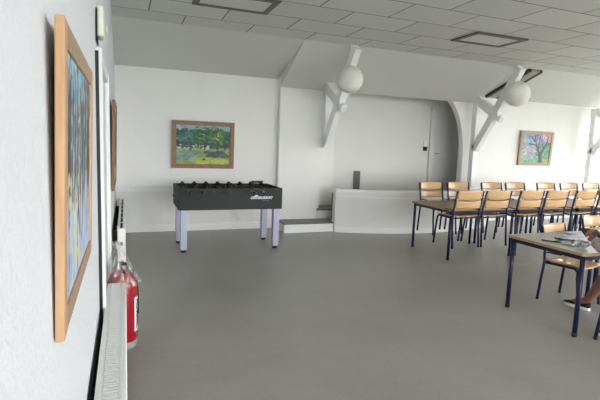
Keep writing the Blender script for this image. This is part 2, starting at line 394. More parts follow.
# ------------------------------------------------------------------ paintings
def raster(W, H, base): 
    a = np.zeros((H, W, 3)); a[:] = base; return a
def stamp(a, cx, cy, rx, ry, col, ang=0, al=0.8):
    H, W, _ = a.shape; Y, X = np.mgrid[0:H, 0:W]; u = (X+0.5)/W-cx; v = (Y+0.5)/H-cy
    c_, s_ = math.cos(ang), math.sin(ang); p = (u*c_+v*s_)/rx; q = (-u*s_+v*c_)/ry
    m = ((p*p+q*q) < 1)[..., None]*al; a[:] = a*(1-m)+np.array(col)/255*m
def scatter(a, n, box, size, cols, ang=(-3, 3), al=0.8, asp=0.45):
    for _ in range(n):
        x = random.uniform(box[0], box[2]); y = random.uniform(box[1], box[3]); s = random.uniform(*size)
        stamp(a, x, y, s, s*asp*1.3, random.choice(cols), random.uniform(*ang), al)
def park():   # v up
    a = raster(110, 84, (0.45, 0.55, 0.45))
    scatter(a, 200, (0, 0.80, 1, 1), (0.03, 0.07), [(140, 165, 175), (120, 150, 165), (165, 180, 180)])
    scatter(a, 420, (0, 0.42, 1, 0.88), (0.02, 0.06), [(30, 72, 62), (38, 92, 62), (24, 58, 62), (52, 104, 60), (20, 60, 80)])
    scatter(a, 150, (0.35, 0.55, 0.9, 0.95), (0.02, 0.05), [(52, 104, 58), (82, 124, 62), (34, 84, 54), (116, 140, 76), (30, 70, 50)])
    scatter(a, 60, (0.05, 0.55, 0.3, 0.85), (0.02, 0.05), [(48, 106, 110), (30, 88, 84), (70, 128, 118)])
    scatter(a, 45, (0.02, 0.38, 0.6, 0.50), (0.012, 0.035), [(210, 214, 220), (176, 186, 196), (220, 214, 190)], (-0.2, 0.2))
    scatter(a, 240, (0, 0, 1, 0.40), (0.03, 0.08), [(134, 152, 72), (158, 166, 84), (110, 140, 96), (142, 160, 116)], (-0.4, 0.4))
    scatter(a, 120, (0, 0.1, 0.38, 0.36), (0.02, 0.06), [(120, 150, 140), (96, 128, 128), (150, 170, 140)], (-0.4, 0.1))
    scatter(a, 80, (0.4, 0.02, 0.95, 0.16), (0.03, 0.07), [(196, 196, 92), (176, 186, 84), (150, 170, 70)], (-0.3, 0.3))
    scatter(a, 70, (0.55, 0.2, 1.0, 0.34), (0.02, 0.06), [(66, 78, 92), (58, 84, 70), (96, 96, 88)], (-0.2, 0.2))
    for x, y0, y1 in ((0.27, 0.34, 0.6), (0.52, 0.36, 0.6), (0.76, 0.26, 0.62), (0.12, 0.38, 0.6), (0.9, 0.36, 0.6), (0.40, 0.4, 0.6)):
        stamp(a, x, (y0+y1)/2, 0.014, (y1-y0)/2, (70, 56, 54), 0.05, 0.9)
    stamp(a, 0.51, 0.14, 0.035, 0.02, (44, 50, 40), 0.7, 0.9)
    scatter(a, 14, (0.66, 0.6, 0.8, 0.85), (0.01, 0.02), [(206, 206, 90)])
    return a
def blossom():
    a = raster(96, 88, (0.55, 0.62, 0.66))
    scatter(a, 260, (0, 0, 1, 1), (0.03, 0.08), [(130, 160, 170), (108, 142, 150), (170, 176, 190), (96, 150, 120)])
    scatter(a, 120, (0.5, 0.05, 1, 0.7), (0.03, 0.07), [(46, 118, 92), (60, 140, 104), (34, 96, 84), (92, 150, 100)])
    scatter(a, 90, (0, 0.02, 0.7, 0.3), (0.03, 0.06), [(96, 176, 150), (70, 150, 110), (130, 190, 160)])
    scatter(a, 130, (0.0, 0.15, 0.5, 0.6), (0.02, 0.05), [(196, 172, 188), (176, 148, 172), (206, 192, 200), (150, 128, 150), (120, 130, 140)])
    scatter(a, 90, (0.2, 0.75, 0.9, 1.0), (0.02, 0.05), [(96, 92, 160), (130, 120, 180), (160, 150, 200), (80, 96, 140)])
    scatter(a, 40, (0.68, 0.75, 1.0, 1.0), (0.02, 0.05), [(214, 176, 180), (196, 150, 150)])
    scatter(a, 30, (0.78, 0.02, 1.0, 0.16), (0.03, 0.06), [(150, 160, 80), (130, 150, 90)])
    def br(x0, y0, x1, y1, w0, w1, n=26):
        for i in range(n):
            t = i/(n-1); stamp(a, x0+(x1-x0)*t, y0+(y1-y0)*t, w0+(w1-w0)*t, 0.025, (62, 56, 76), 0, 0.95)
    br(0.70, 0.0, 0.66, 0.3, 0.065, 0.05); br(0.66, 0.3, 0.5, 0.62, 0.042, 0.022); br(0.5, 0.62, 0.42, 0.95, 0.022, 0.012)
    br(0.67, 0.3, 0.86, 0.7, 0.04, 0.022); br(0.86, 0.7, 0.92, 1.0, 0.022, 0.01); br(0.5, 0.62, 0.25, 0.66, 0.02, 0.01); br(0.58, 0.45, 0.6, 0.9, 0.022, 0.01)
    br(0.3, 0.9, 0.45, 0.75, 0.012, 0.015); br(0.76, 0.5, 0.68, 0.78, 0.02, 0.01)
    return a
def birches():
    a = raster(120, 100, (0.66, 0.73, 0.80))
    scatter(a, 300, (0, 0, 1, 0.45), (0.03, 0.08), [(170, 190, 220), (196, 206, 230), (150, 176, 214), (206, 206, 190), (190, 180, 214)], (1.2, 1.9))
    scatter(a, 420, (0, 0.40, 1, 1), (0.02, 0.06), [(96, 108, 118), (128, 134, 134), (80, 86, 92), (128, 118, 100), (156, 166, 170), (110, 104, 96)], (1.2, 1.9))
    scatter(a, 60, (0, 0.85, 0.6, 1), (0.02, 0.05), [(150, 196, 220), (120, 176, 206), (176, 206, 216)], (1.2, 1.9))
    for i in range(17):
        x = random.uniform(0.03, 0.97); h = random.uniform(0.25, 0.5)
        stamp(a, x, 0.95-h*0.9, 0.008+random.random()*0.01, h, random.choice([(52, 56, 66), (70, 66, 66), (40, 46, 58)]), random.uniform(-0.08, 0.08), 0.85)
    scatter(a, 60, (0, 0.1, 0.5, 0.5), (0.015, 0.04), [(208, 206, 150), (220, 220, 190)], (1.2, 1.9))
    stamp(a, 0.45, 0.32, 0.02, 0.16, (60, 60, 76), 0.35, 0.8); stamp(a, 0.62, 0.28, 0.02, 0.16, (110, 70, 70), -0.25, 0.8)
    return a
def paint_mat(name):
    m = bpy.data.materials.new(name); m.use_nodes = True; nt = m.node_tree; b = nt.nodes['Principled BSDF']
    at = nt.nodes.new('ShaderNodeVertexColor'); at.layer_name = 'paint'; nt.links.new(at.outputs[0], b.inputs['Base Color'])
    b.inputs['Roughness'].default_value = 0.55; return m
PAINTM = paint_mat('oil_paint_on_canvas')
def painting(loc, rot, W, H, fw_, depth, img, frame_mats, label, gap_back=0.0):
    """local: x = width, z = height, front faces -y, origin at lower centre of back"""
    t = empty('framed_painting', loc, label, 'painting'); t.rotation_euler = rot
    for nm, a, b, mi in (('top_rail', (-W/2, -depth, H-fw_), (W/2, 0, H), 1), ('bottom_rail', (-W/2, -depth, 0), (W/2, 0, fw_), 1),
                         ('side_rail', (-W/2, -depth-0.001, 0.0), (-W/2+fw_, 0, H), 0), ('side_rail', (W/2-fw_, -depth-0.001, 0.0), (W/2, 0, H), 0)):
        if nm != 'side_rail': a = (a[0]+fw_, a[1], a[2]); b = (b[0]-fw_, b[1], b[2])
        MB().box(a, b, 0.003).build(nm, frame_mats[mi], t)
    hh, ww, _ = img.shape
    m = MB(); x0, x1, z0, z1 = -W/2+fw_*0.9, W/2-fw_*0.9, fw_*0.9, H-fw_*0.9
    m.grid(lambda u, v: (x0+(x1-x0)*u, -depth*0.7, z0+(z1-z0)*v), ww, hh, False)
    m.mi = 1; m.box((x0, -depth*0.7+0.001, z0), (x1, -depth*0.7+0.01, z1))
    o = m.build('canvas', [PAINTM, WOODB], t, fix=False)
    me = o.data; ca = me.color_attributes.new('paint', 'FLOAT_COLOR', 'CORNER')
    arr = np.ones((len(me.loops), 4)); iv = np.where(img <= 0.04045, img/12.92, ((img+0.055)/1.055)**2.4)
    li = np.array([l.vertex_index for l in me.loops])
    n = (ww+1)*(hh+1); vi = np.arange(n); ii = np.clip(vi//(hh+1), 0, ww-1); jj = np.clip(vi % (hh+1), 0, hh-1)
    vc = np.ones((len(me.vertices), 4)); vc[:n, :3] = iv[jj, ii]
    arr = vc[li]; ca.data.foreach_set('color', arr.astype(np.float32).ravel())
    return t
painting((1.285, YB-0.004, 1.115), (math.radians(2), 0, 0), 1.08, 0.82, 0.075, 0.045, park(), (OAKD, OAKD), 'brown-framed painting of green park trees above the football table')
painting((9.05, YB-0.004, 1.30), (math.radians(2), 0, 0), 1.02, 0.80, 0.07, 0.045, blossom(), (OAKT, OAKT), 'framed painting of a dark-branched pink blossom tree on the right')
# big one on the left wall leans forward at the top; faces +x
painting((ROOM_X0+0.003, 1.50, 1.152), (math.radians(1.4), 0, math.radians(90)), 0.87, 0.69, 0.055, 0.018, birches(), (OAK, OAKT), 'large light-oak framed painting of birch trunks, nearest on the left wall')
painting((ROOM_X0+0.004, 5.95, 1.02), (math.radians(1.2), 0, math.radians(90)), 1.25, 0.98, 0.06, 0.03, park(), (OAKD, OAKD), 'brown-framed painting far along the left wall, seen edge on beyond the door')

# ------------------------------------------------------------------ left wall things
def radiator(x0, x1, y0, y1, z0, z1, label, pitch=0.0215, fin=0.01):
    t = empty('radiator', ((x0+x1)/2, (y0+y1)/2, z0), label, 'radiator'); ox, oy, oz = t.location
    L = (y1-y0)/2; X = (x1-x0)/2; H = z1-z0
    m = MB(); m.box((X-0.018, -L, 0), (X, L, H), 0.004)
    n = int((y1-y0)/0.04)
    for i in range(n): yy = -L+0.03+(2*L-0.06)*i/(n-1); m.box((X-0.002, yy-0.008, 0.04), (X+0.003, yy+0.008, H-0.04))
    m.build('front_panel', RADW, t)
    MB().box((-X, -L, 0), (-X+0.018, L, H), 0.004).build('back_panel', RADW, t)
    m = MB(); n = int((y1-y0)/pitch)
    m.box((-X+0.016, -L, H-0.006), (-X+0.028, L, H)).box((X-0.028, -L, H-0.006), (X-0.016, L, H))
    for i in range(n):
        yy = -L+0.01+(2*L-0.02)*i/(n-1); m.box((-X+0.026, yy-0.0065, H-0.006), (X-0.026, yy+0.0065, H))
    m.build('top_grille', RADW, t)
    m = MB(); m.box((-X+0.01, -L, 0), (X-0.01, -L+0.012, H-0.002), 0.002); m.build('end_cap', RADW, t)
    m = MB(); m.box((-X+0.01, L-0.012, 0), (X-0.01, L, H-0.002), 0.002); m.build('end_cap', RADW, t)
    MB().box((-fin, -L+0.014, 0.03), (fin, L-0.014, H-0.012)).build('fins_and_gap_shade', DARKGAP if fin < 0.02 else RUBBER, t)  # on the far radiator, widened and black to paint shade inside the grille
    MB().box((ROOM_X0-ox+0.004, -L+0.05, 0.0), (ROOM_X0-ox+0.010, L, H-0.03)).build('gap_shade_board', mat('gap_shade_dark_brown', rgb(30, 24, 20), 0.7, noise=0.3, nscale=9), t)  # dark board added behind the radiator to blacken the shaded wall gap
    for yy in (-L+0.3, L-0.3):
        MB().box((ROOM_X0-ox+0.011, yy-0.02, 0.10), (-X, yy+0.02, H-0.08)).build('wall_bracket', WOODB, t)
        MB().tube([(0, yy, 0.0), (0, yy, -z0)], 0.011, 8).build('foot_pipe', STEEL, t)
    return t
radiator(-0.122, -0.006, 0.60, 3.30, 0.12, 0.60, 'long white panel radiator in the left foreground below the large painting')
r2 = radiator(-0.09, -0.008, 5.35, 8.0, 0.12, 0.60, 'white panel radiator far along the left wall by the rear corner', 0.33, 0.022)
MB().box((-0.012, -1.402, 0.30), (0.014, -1.398, 0.34)).build('valve_opening', BLACK, r2)

# alarm box + small sensor
t = empty('alarm_siren', (ROOM_X0+0.004, 2.95, 2.13), 'white plastic alarm box high on the left wall', 'alarm')
MB().box((0.005, -0.07, 0.03), (0.04, 0.07, 0.20), 0.012, 3).build('housing', mat('cream_plastic', rgb(232, 232, 218), 0.4), t)
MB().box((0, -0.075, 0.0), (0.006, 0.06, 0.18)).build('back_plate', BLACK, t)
t = MB(); t.lathe([(0.03, 0), (0.032, 0.02), (0.022, 0.035)], n=16, ax='x'); o = t.build('wall_sensor', mat('cream_plastic', rgb(226, 226, 214), 0.4)); o.location = (ROOM_X0, 3.95, 2.42)
tag(o, 'small round white sensor on the left wall beyond the alarm box', 'sensor')

# fire extinguisher with clear bag
t = empty('fire_extinguisher', (-0.035, 3.62, 0), 'red fire extinguisher on the floor behind the radiator, clear plastic over its top', 'fire extinguisher')
R_ = 0.113
MB().lathe([(R_*0.93, 0.05), (R_, 0.07), (R_, 0.47), (R_*0.95, 0.52), (R_*0.72, 0.57), (R_*0.4, 0.60), (0.03, 0.61)], n=36).build('cylinder', RED, t)
MB().lathe([(R_*0.94, 0.0), (R_*0.97, 0.012), (R_*0.97, 0.055), (R_*0.92, 0.062)], n=36).build('foot_ring', mat('grey_plastic_foot', rgb(150, 150, 148), 0.5), t)
v = MB().lathe([(0.026, 0.60), (0.026, 0.62), (0.018, 0.63), (0.018, 0.67)], n=16).build('valve', STEEL, t)
MB().tube([(0, 0, 0.64), (0.03, -0.07, 0.67), (0.03, -0.14, 0.69)], [0.012, 0.010, 0.008], 8).build('lever', BLACK, t)
MB().tube([(0, 0, 0.62), (0.01, -0.06, 0.62), (0.02, -0.12, 0.61)], 0.009, 8).build('carry_handle', BLACK, t)
MB().tube([(0, 0, 0.63), (0.05, 0.01, 0.64), (0.095, 0.0, 0.58), (0.112, -0.01, 0.44), (0.113, -0.01, 0.25)], 0.010, 10).build('hose', RUBBER, t)
random.seed(3)
def bagf(u, v_):
    a = u*2*math.pi; z = 0.50+0.32*v_
    r = R_*1.04*(1-v_**1.15)+0.013 if v_ < 1 else 0.013
    r *= 1+0.07*math.sin(a*7+v_*9)+0.05*math.sin(a*13-v_*14)
    r += 0.022*max(0, v_-0.86)/0.14*(1+0.4*math.sin(a*5))
    return (r*math.cos(a)-0.03*v_, r*math.sin(a), z)
m = MB().grid(bagf, 48, 20, False); m.build('plastic_bag', PLASTIC, t)
# label: white strip with black lettering wrapped on the camera-right face
a0 = math.radians(-20)
def lab(u, v_):
    a = a0-0.34+0.68*u; r = R_+0.0015; return (r*math.cos(a), r*math.sin(a), 0.13+0.27*v_)
lb = MB().grid(lab, 10, 4).build('label_plate', PAPER, t)
def text(name, s, size, matl, parent, loc, rot, shear=0, ext=0.0008, space=1.0):
    cu = bpy.data.curves.new(name, 'FONT'); cu.body = s; cu.size = size; cu.extrude = ext; cu.shear = shear
    cu.align_x = 'CENTER'; cu.align_y = 'CENTER'; cu.space_character = space; cu.offset = size*0.012
    o = bpy.data.objects.new(name, cu); COL.objects.link(o)
    dg = bpy.context.evaluated_depsgraph_get(); me = bpy.data.meshes.new_from_object(o.evaluated_get(dg)); bpy.data.objects.remove(o)
    me.materials.clear(); me.materials.append(matl)
    o = bpy.data.objects.new(name, me); COL.objects.link(o); o.parent = parent; o.location = loc; o.rotation_euler = rot
    return o
rr = R_+0.003
text('lettering', 'HOMMEL', 0.056, BLACK, t, (rr*math.cos(a0)*1.0, rr*math.sin(a0), 0.265), (math.radians(90), math.radians(90), a0+math.radians(90)))

# vent grille & intercom on the alcove back wall
t = empty('vent_grille', (4.75, 8.9, 0.62), 'tall dark grey louvred vent on the alcove rear wall just above the bowed wall', 'vent')
MB().box((-0.075, -0.03, 0), (0.075, 0, 0.44), 0.004).build('frame', mat('vent_grey', rgb(120, 120, 116), 0.5), t)
for i in range(9): MB().box((-0.065, -0.045, 0.03+i*0.046), (0.065, -0.028, 0.05+i*0.047), 0.002, rot=Matrix.Rotation(math.radians(25), 3, 'X')).build('louvre', mat('vent_dark', rgb(104, 104, 104), 0.5), t)
t = empty('wall_intercom', (6.49, 8.9, 1.55), 'small wall unit with black lower half beside the alcove door', 'intercom')
MB().box((-0.05, -0.03, 0.10), (0.05, 0, 0.24), 0.006).build('white_housing', TRIM, t)
MB().box((-0.048, -0.035, 0.0), (0.048, 0, 0.10), 0.006).build('black_unit', BLACK, t)

# ------------------------------------------------------------------ football table
FX0, FX1, FY0, FY1, FZ0, FZ1 = 0.69, 2.215, 6.48, 7.26, 0.615, 0.93
cx, cy = (FX0+FX1)/2, (FY0+FY1)/2
t = empty('football_table', (cx, cy, 0), 'black table football table with pale metal legs in front of the park painting', 'football table')
hx, hy = (FX1-FX0)/2, (FY1-FY0)/2; th = 0.035
m = MB(); m.box((-hx, -hy, FZ0), (hx, -hy+th, FZ1), 0.006).box((-hx, hy-th, FZ0), (hx, hy, FZ1), 0.006).box((-hx, -hy+th, FZ0), (-hx+th, hy-th, FZ1), 0.004).box((hx-th, -hy+th, FZ0), (hx, hy-th, FZ1), 0.004)
m.build('cabinet', CHAR, t)
MB().box((-hx+th, -hy+th, FZ0+0.03), (hx-th, hy-th, FZ0+0.16)).build('playfield', mat('green_playfield', rgb(50, 92, 60), 0.4), t)
for sx in (-1, 1):
    for sy in (-1, 1):
        x, y = sx*(hx-0.075), sy*(hy-0.075)
        m = MB(); m.box((x-0.047, y-0.047, 0.035), (x+0.047, y+0.047, FZ0), 0.006); lg = m.build('leg', ALU, t)
        MB().lathe([(0.035, 0), (0.04, 0.008), (0.04, 0.025), (0.02, 0.03), (0.018, 0.045)], (x, y, 0), 18).build('levelling_foot', BLACK, lg)
text('logo', 'offhausson', 0.082, PAPER, t, (0.43, -hy-0.001, 0.795), (math.radians(90), 0, 0), shear=0.45, space=0.95)
text('logo_line', 'table soccer', 0.022, mat('grey_print', rgb(120, 122, 124), 0.6), t, (0.50, -hy-0.001, 0.745), (math.radians(90), 0, 0), shear=0.3)
FIG = [mat('black_figure', rgb(24, 24, 26), 0.4), mat('dark_blue_figure', rgb(26, 28, 40), 0.4)]
rods = 8; counts = [1, 2, 3, 5, 5, 3, 2, 1]; teams = [0, 0, 1, 0, 1, 0, 1, 1]
for i in range(rods):
    x = -hx+0.13+(2*hx-0.26)*i/(rods-1); near = (teams[i] == 0)
    ex = random.uniform(-0.05, 0.05)
    y0 = -hy-(0.16 if near else 0.07)+ex; y1 = hy+(0.07 if near else 0.16)+ex; zr = 0.885
    r_ = MB().tube([(x, y0, zr), (x, y1, zr)], 0.008, 8).build('rod', STEEL, t)
    hyy = y0 if near else y1; sg = -1 if near else 1
    MB().lathe([(0.014, 0.0), (0.022, sg*0.01), (0.018, sg*0.05), (0.022, sg*0.10), (0.012, sg*0.115)], (x, hyy-sg*0.05, zr), 14, 'y').build('handle', BLACK, r_)
    for yy, s_ in ((-hy, -1), (hy, 1)):
        MB().lathe([(0.026, -0.012), (0.026, 0.012)], (x, yy, zr), 14, 'y').build('bushing', BLACK, r_)
    MB().lathe([(0.006, -0.012), (0.013, -0.008), (0.013, 0.008), (0.006, 0.012)], (x, y1 if near else y0, zr), 12, 'y').build('end_cap', BLACK, r_)
    n = counts[i]
    for k_ in range(n):
        yy = (k_-(n-1)/2)*(0.62/max(n, 1)) if n > 1 else 0
        g = MB(); g.box((x-0.014, yy-0.016, zr-0.05), (x+0.014, yy+0.016, zr+0.035), 0.005)
        g.lathe([(0.006, 0.035), (0.017, 0.045), (0.019, 0.058), (0.012, 0.072), (0.003, 0.076)], (x, yy, zr), 12)
        g.box((x-0.016, yy-0.012, zr-0.085), (x+0.016, yy+0.012, zr-0.05), 0.003)
        g.build('player_figure', FIG[teams[i]], r_)
    # big ball-end grips seen standing above the rails
    MB().lathe([(0.004, -0.031), (0.022, -0.023), (0.032, 0), (0.022, 0.023), (0.004, 0.031)], (x, hy-0.06, FZ1+0.006), 14).build('grip_ball', BLACK, r_)
# score counter
for s_ in (-1,):
    sc = MB().tube([(hx-0.30, hy-0.02, FZ1+0.03), (hx-0.06, hy-0.02, FZ1+0.03)], 0.004, 6).build('score_rail', GREYT, t)
    for q in range(8): MB().box((hx-0.28+q*0.024, hy-0.035, FZ1+0.005), (hx-0.262+q*0.024, hy-0.005, FZ1+0.048), 0.004).build('score_bead', mat('olive_bead', rgb(84, 86, 66), 0.5), sc)
MB().box((-hx-0.012, -0.06, FZ0+0.10), (-hx, 0.08, FZ0+0.19), 0.004).build('ball_return', BLACK, t)
for dx_, dy_ in ((0, -0.30), (0, 0.32)):
    MB().lathe([(0.02, -0.012), (0.02, 0.004)], (-hx, dy_, FZ0+0.13), 12, 'x').build('bolt_cap', BLACK, t)

# ------------------------------------------------------------------ tables
def make_table(x0, x1, y0, y1, zt, top, label, group, edge=PLY):
    cx, cy = (x0+x1)/2, (y0+y1)/2; hx, hy = (x1-x0)/2, (y1-y0)/2
    t = empty('school_table', (cx, cy, 0), label, 'table', group=group)
    m = MB(); m.box((-hx, -hy, zt-0.026), (hx, hy, zt), 0.0)
    es = [e for e in m.bm.edges if abs(e.verts[0].co.z-e.verts[1].co.z) > 0.01]
    bmesh.ops.bevel(m.bm, geom=es, offset=0.035, segments=5, affect='EDGES', profile=0.5)
    for f in m.bm.faces: f.material_index = 1 if (abs(f.normal.z) < 0.5) else 0
    m.build('tabletop', [top, edge], t)
    a = MB(); ix, iy = hx-0.045, hy-0.045; za, zb = zt-0.07, zt-0.0265
    a.box((-ix, -iy-0.012, za), (ix, -iy+0.012, zb), 0.002).box((-ix, iy-0.012, za), (ix, iy+0.012, zb), 0.002).box((-ix-0.012, -iy, za), (-ix+0.012, iy, zb), 0.002).box((ix-0.012, -iy, za), (ix+0.012, iy, zb), 0.002)
    a.build('steel_frame', NAVY, t)
    for sx in (-1, 1):
        for sy in (-1, 1):
            lg = MB().tube([(sx*ix, sy*iy, 0.015), (sx*ix, sy*iy, zt-0.0265)], 0.0205, 14).build('leg', NAVY, t)
            MB().lathe([(0.022, 0), (0.023, 0.006), (0.023, 0.03), (0.021, 0.034)], (sx*ix, sy*iy, 0), 14).build('foot_cap', RUBBER, lg)
    return t
ft = []
words = ['first table of the far row, beside the bowed stage wall', 'second table of the far row from the bowed wall', 'third table of the far row from the bowed wall', 'last table of the far row, cut by the right edge']
for i in range(4):
    x0 = 4.33+i*1.27
    ft.append(make_table(x0, x0+1.25, 5.225, 6.19, 0.755, LAMD, 'brown-grey topped navy-legged school table, ' + words[i], 'tables of the far row'))
nt = make_table(3.645, 4.90, 2.665, 3.515, 0.76, LAM, 'grey-topped school table with blue legs in the right foreground, with papers on it', 'foreground tables')
nt2 = make_table(4.91, 6.16, 2.665, 3.515, 0.76, LAM, 'second foreground school table, beyond the right edge', 'foreground tables')

# ------------------------------------------------------------------ chairs
def make_chair(name='school_chair'):
    t = empty(name, (0, 0, 0), 'x', 'chair')
    # faces -y ; back at +y
    m = MB()
    def seatf(u, v_):
        x = (u-0.5)*0.43*(1-0.05*(1-v_)); y = -0.20+0.38*v_
        z = 0.452+0.012*((u-0.5)*2)**2-0.012*math.sin(v_*math.pi)-(0.02*(1-v_)**6)
        return Vector((x, y, z))
    m.grid(seatf, 10, 10)
    g = bmesh.ops.extrude_face_region(m.bm, geom=m.bm.faces[:]); vs = [e for e in g['geom'] if isinstance(e, bmesh.types.BMVert)]
    bmesh.ops.translate(m.bm, verts=vs, vec=(0, 0, -0.012)); m.build('seat', BIRCH, t)
    def slat(z0, z1, top_arch, bot_arch):
        s_ = MB()
        def f(u, v_):
            x = (u-0.5)*0.425; c_ = 1-((u-0.5)*2)**2
            za = z0-bot_arch*c_; zb = z1+top_arch*c_
            z = za+(zb-za)*v_; y = 0.186+(z-0.45)*0.16+0.035*c_
            return Vector((x, y, z))
        s_.grid(f, 14, 5)
        g = bmesh.ops.extrude_face_region(s_.bm, geom=s_.bm.faces[:]); vs = [e for e in g['geom'] if isinstance(e, bmesh.types.BMVert)]
        bmesh.ops.translate(s_.bm, verts=vs, vec=(0, -0.011, 0)); return s_.build('backrest_slat', BIRCH, t)
    slat(0.702, 0.818, 0.004, 0.018)
    slat(0.565, 0.68, -0.014, 0.004)
    for sx in (-1, 1):
        x = sx*0.226
        pts = [(x*1.02, 0.215, 0.012), (x*1.01, 0.195, 0.25), (x, 0.178, 0.43), (x, 0.186, 0.55), (x, 0.21, 0.68), (x, 0.242, 0.81)]
        l_ = MB().tube(pts, 0.0145, 10).build('rear_upright', NAVY, t)
        MB().lathe([(0.014, 0), (0.016, 0.004), (0.015, 0.03)], (x*1.02, 0.215, 0), 12).build('foot_cap', RUBBER, l_)
        l_ = MB().tube([(x*1.0, -0.205, 0.012), (x*0.98, -0.18, 0.25), (x*0.96, -0.165, 0.40), (x*0.95, -0.13, 0.428), (x*0.95, 0.18, 0.425)], 0.0145, 10).build('front_leg', NAVY, t)
        MB().lathe([(0.014, 0), (0.016, 0.004), (0.015, 0.03)], (x*1.0, -0.205, 0), 12).build('foot_cap', RUBBER, l_)
        MB().tube([(x, 0.18, 0.53), (x, 0.155, 0.539), (x, 0.05, 0.539), (x, 0.01, 0.539)], 0.0075, 8).build('hanging_hook', RUBBER, t)
    MB().tube([(-0.19, -0.13, 0.425), (0.19, -0.13, 0.425)], 0.010, 8).build('cross_rail', NAVY, t)
    MB().tube([(-0.2, 0.178, 0.425), (0.2, 0.178, 0.425)], 0.010, 8).build('cross_rail', NAVY, t)
    return t
proto = make_chair(); used = [False]
def chair(x, y, z, rz, label, group=None):
    c_ = copy_tree(proto) if used[0] else proto
    used[0] = True
    c_.location = (x, y, z); c_.rotation_euler.z = rz; c_['label'] = label
    if group: c_['group'] = group
    return c_
ordn = ['first', 'second', 'third', 'fourth', 'fifth', 'sixth', 'seventh', 'eighth', 'ninth']
HZ = 0.225
front = [(4.30, 4.755), (4.81, 5.27), (5.43, 5.92), (5.955, 6.44), (6.58, 7.06), (7.12, 7.6), (7.85, 8.3), (8.4, 8.85)]
back = [(4.66, 5.13), (5.22, 5.70), (5.96, 6.44), (6.51, 7.0), (7.26, 7.78), (7.86, 8.38), (8.48, 8.98), (9.08, 9.5)]
for i, (a, b) in enumerate(front):
    chair((a+b)/2-0.045, 5.155+0.11, HZ, math.pi, '%s from left of the birch chairs hung on the far tables, camera side' % ordn[i], 'chairs hung on the near side of the far tables')
for i, (a, b) in enumerate(back):
    chair((a+b)/2-0.06, 6.15, HZ, 0, '%s from left of the birch chairs hung on the far tables, wall side' % ordn[i], 'chairs hung on the wall side of the far tables')
chair(4.50, 3.42, 0, math.radians(12), 'birch school chair standing on the floor behind the grey foreground table, left one')
chair(5.62, 3.80, 0, math.radians(6), 'birch school chair standing behind the foreground tables, at the right edge')
chair(4.045, 2.405, 0, math.pi, 'school chair the seated person sits on, at the right edge')

# ------------------------------------------------------------------ things on the foreground table
ZT = 0.7605
def sheet(x, y, w_, h_, rz, name, label, cat, matl, z=0.0, curl=0.01, th=0.0015):
    m = MB(); m.grid(lambda u, v_: ((u-0.5)*w_, (v_-0.5)*h_, 0.001+curl*(abs(u-0.5)*2)**2), 10, 6)
    g = bmesh.ops.extrude_face_region(m.bm, geom=m.bm.faces[:]); vs = [e for e in g['geom'] if isinstance(e, bmesh.types.BMVert)]
    bmesh.ops.translate(m.bm, verts=vs, vec=(0, 0, th)); o = m.build(name, matl); o.location = (x, y, ZT+z); o.rotation_euler.z = rz
    return tag(o, label, cat)
MAG = mat('printed_page', rgb(226, 230, 238), 0.35, col2=rgb(120, 134, 160), nscale=9)
sheet(4.22, 3.16, 0.42, 0.29, math.radians(20), 'open_magazine', 'open printed magazine lying on the foreground table', 'magazine', MAG, 0, 0.012, 0.005)
sheet(4.52, 3.38, 0.30, 0.21, math.radians(-10), 'paper_sheet', 'white sheet of paper near the far edge of the foreground table', 'paper', PAPER, 0, 0.006)
sheet(3.93, 3.02, 0.21, 0.15, math.radians(35), 'paper_sheet', 'small pale sheet of paper under the spectacles on the foreground table', 'paper', PAPER, 0, 0.004)
def rodobj(name, p, q, r, matl, label, cat):
    p, q = Vector(p), Vector(q); m = MB(); L = (q-p).length
    m.tube([(0, 0, r), (L*0.9, 0, r), (L, 0, r)], [r, r, r*0.25], 8); o = m.build(name, matl); o.location = (p.x, p.y, ZT+p.z); o.rotation_euler.z = math.atan2(q.y-p.y, q.x-p.x)
    return tag(o, label, cat)
rodobj('pen', (3.76, 3.20, 0), (3.84, 3.06, 0), 0.0055, BLACK, 'dark pen lying near the left edge of the foreground table', 'pen')
rodobj('pen', (3.98, 3.24, 0), (4.10, 3.27, 0), 0.006, mat('grey_pen', rgb(90, 96, 104), 0.4), 'grey pen beside the magazine on the foreground table', 'pen')
# spectacles
t = empty('spectacles', (3.90, 2.98, ZT+0.007), 'thin-rimmed spectacles lying on the foreground table', 'glasses', rz=math.radians(30))
for sx in (-1, 1):
    ring = [(sx*0.034+0.026*math.cos(a), 0, 0.021+0.021*math.sin(a)) for a in [i*math.pi/8 for i in range(17)]]
    MB().tube(ring, 0.0022, 6).build('rim', GREYT, t)
    MB().tube([(sx*0.06, 0, 0.03), (sx*0.064, 0.07, 0.012), (sx*0.060, 0.13, 0.0)], 0.002, 6).build('temple', GREYT, t)
MB().tube([(-0.008, 0, 0.024), (0.008, 0, 0.024)], 0.002, 6).build('bridge', GREYT, t)
# crumpled clear packaging
random.seed(11)
m = MB(); r_ = bmesh.ops.create_icosphere(m.bm, subdivisions=3, radius=1)
for v_ in m.bm.verts:
    k_ = 0.75+0.45*random.random(); v_.co = Vector((v_.co.x*0.075*k_, v_.co.y*0.055*k_, (v_.co.z+0.95)*0.034*k_+0.001))
o = m.build('plastic_wrapper', glass_mat('crumpled_clear_plastic', (0.85, 0.9, 0.9, 1), 0.15, 0.45)); o.location = (3.84, 2.85, ZT)
tag(o, 'crumpled clear plastic wrapper near the hand on the foreground table', 'wrapper')
rodobj('charging_cable', (3.98, 2.99, 0), (4.12, 2.86, 0), 0.003, TRIM, 'short white cable on the foreground table', 'cable')

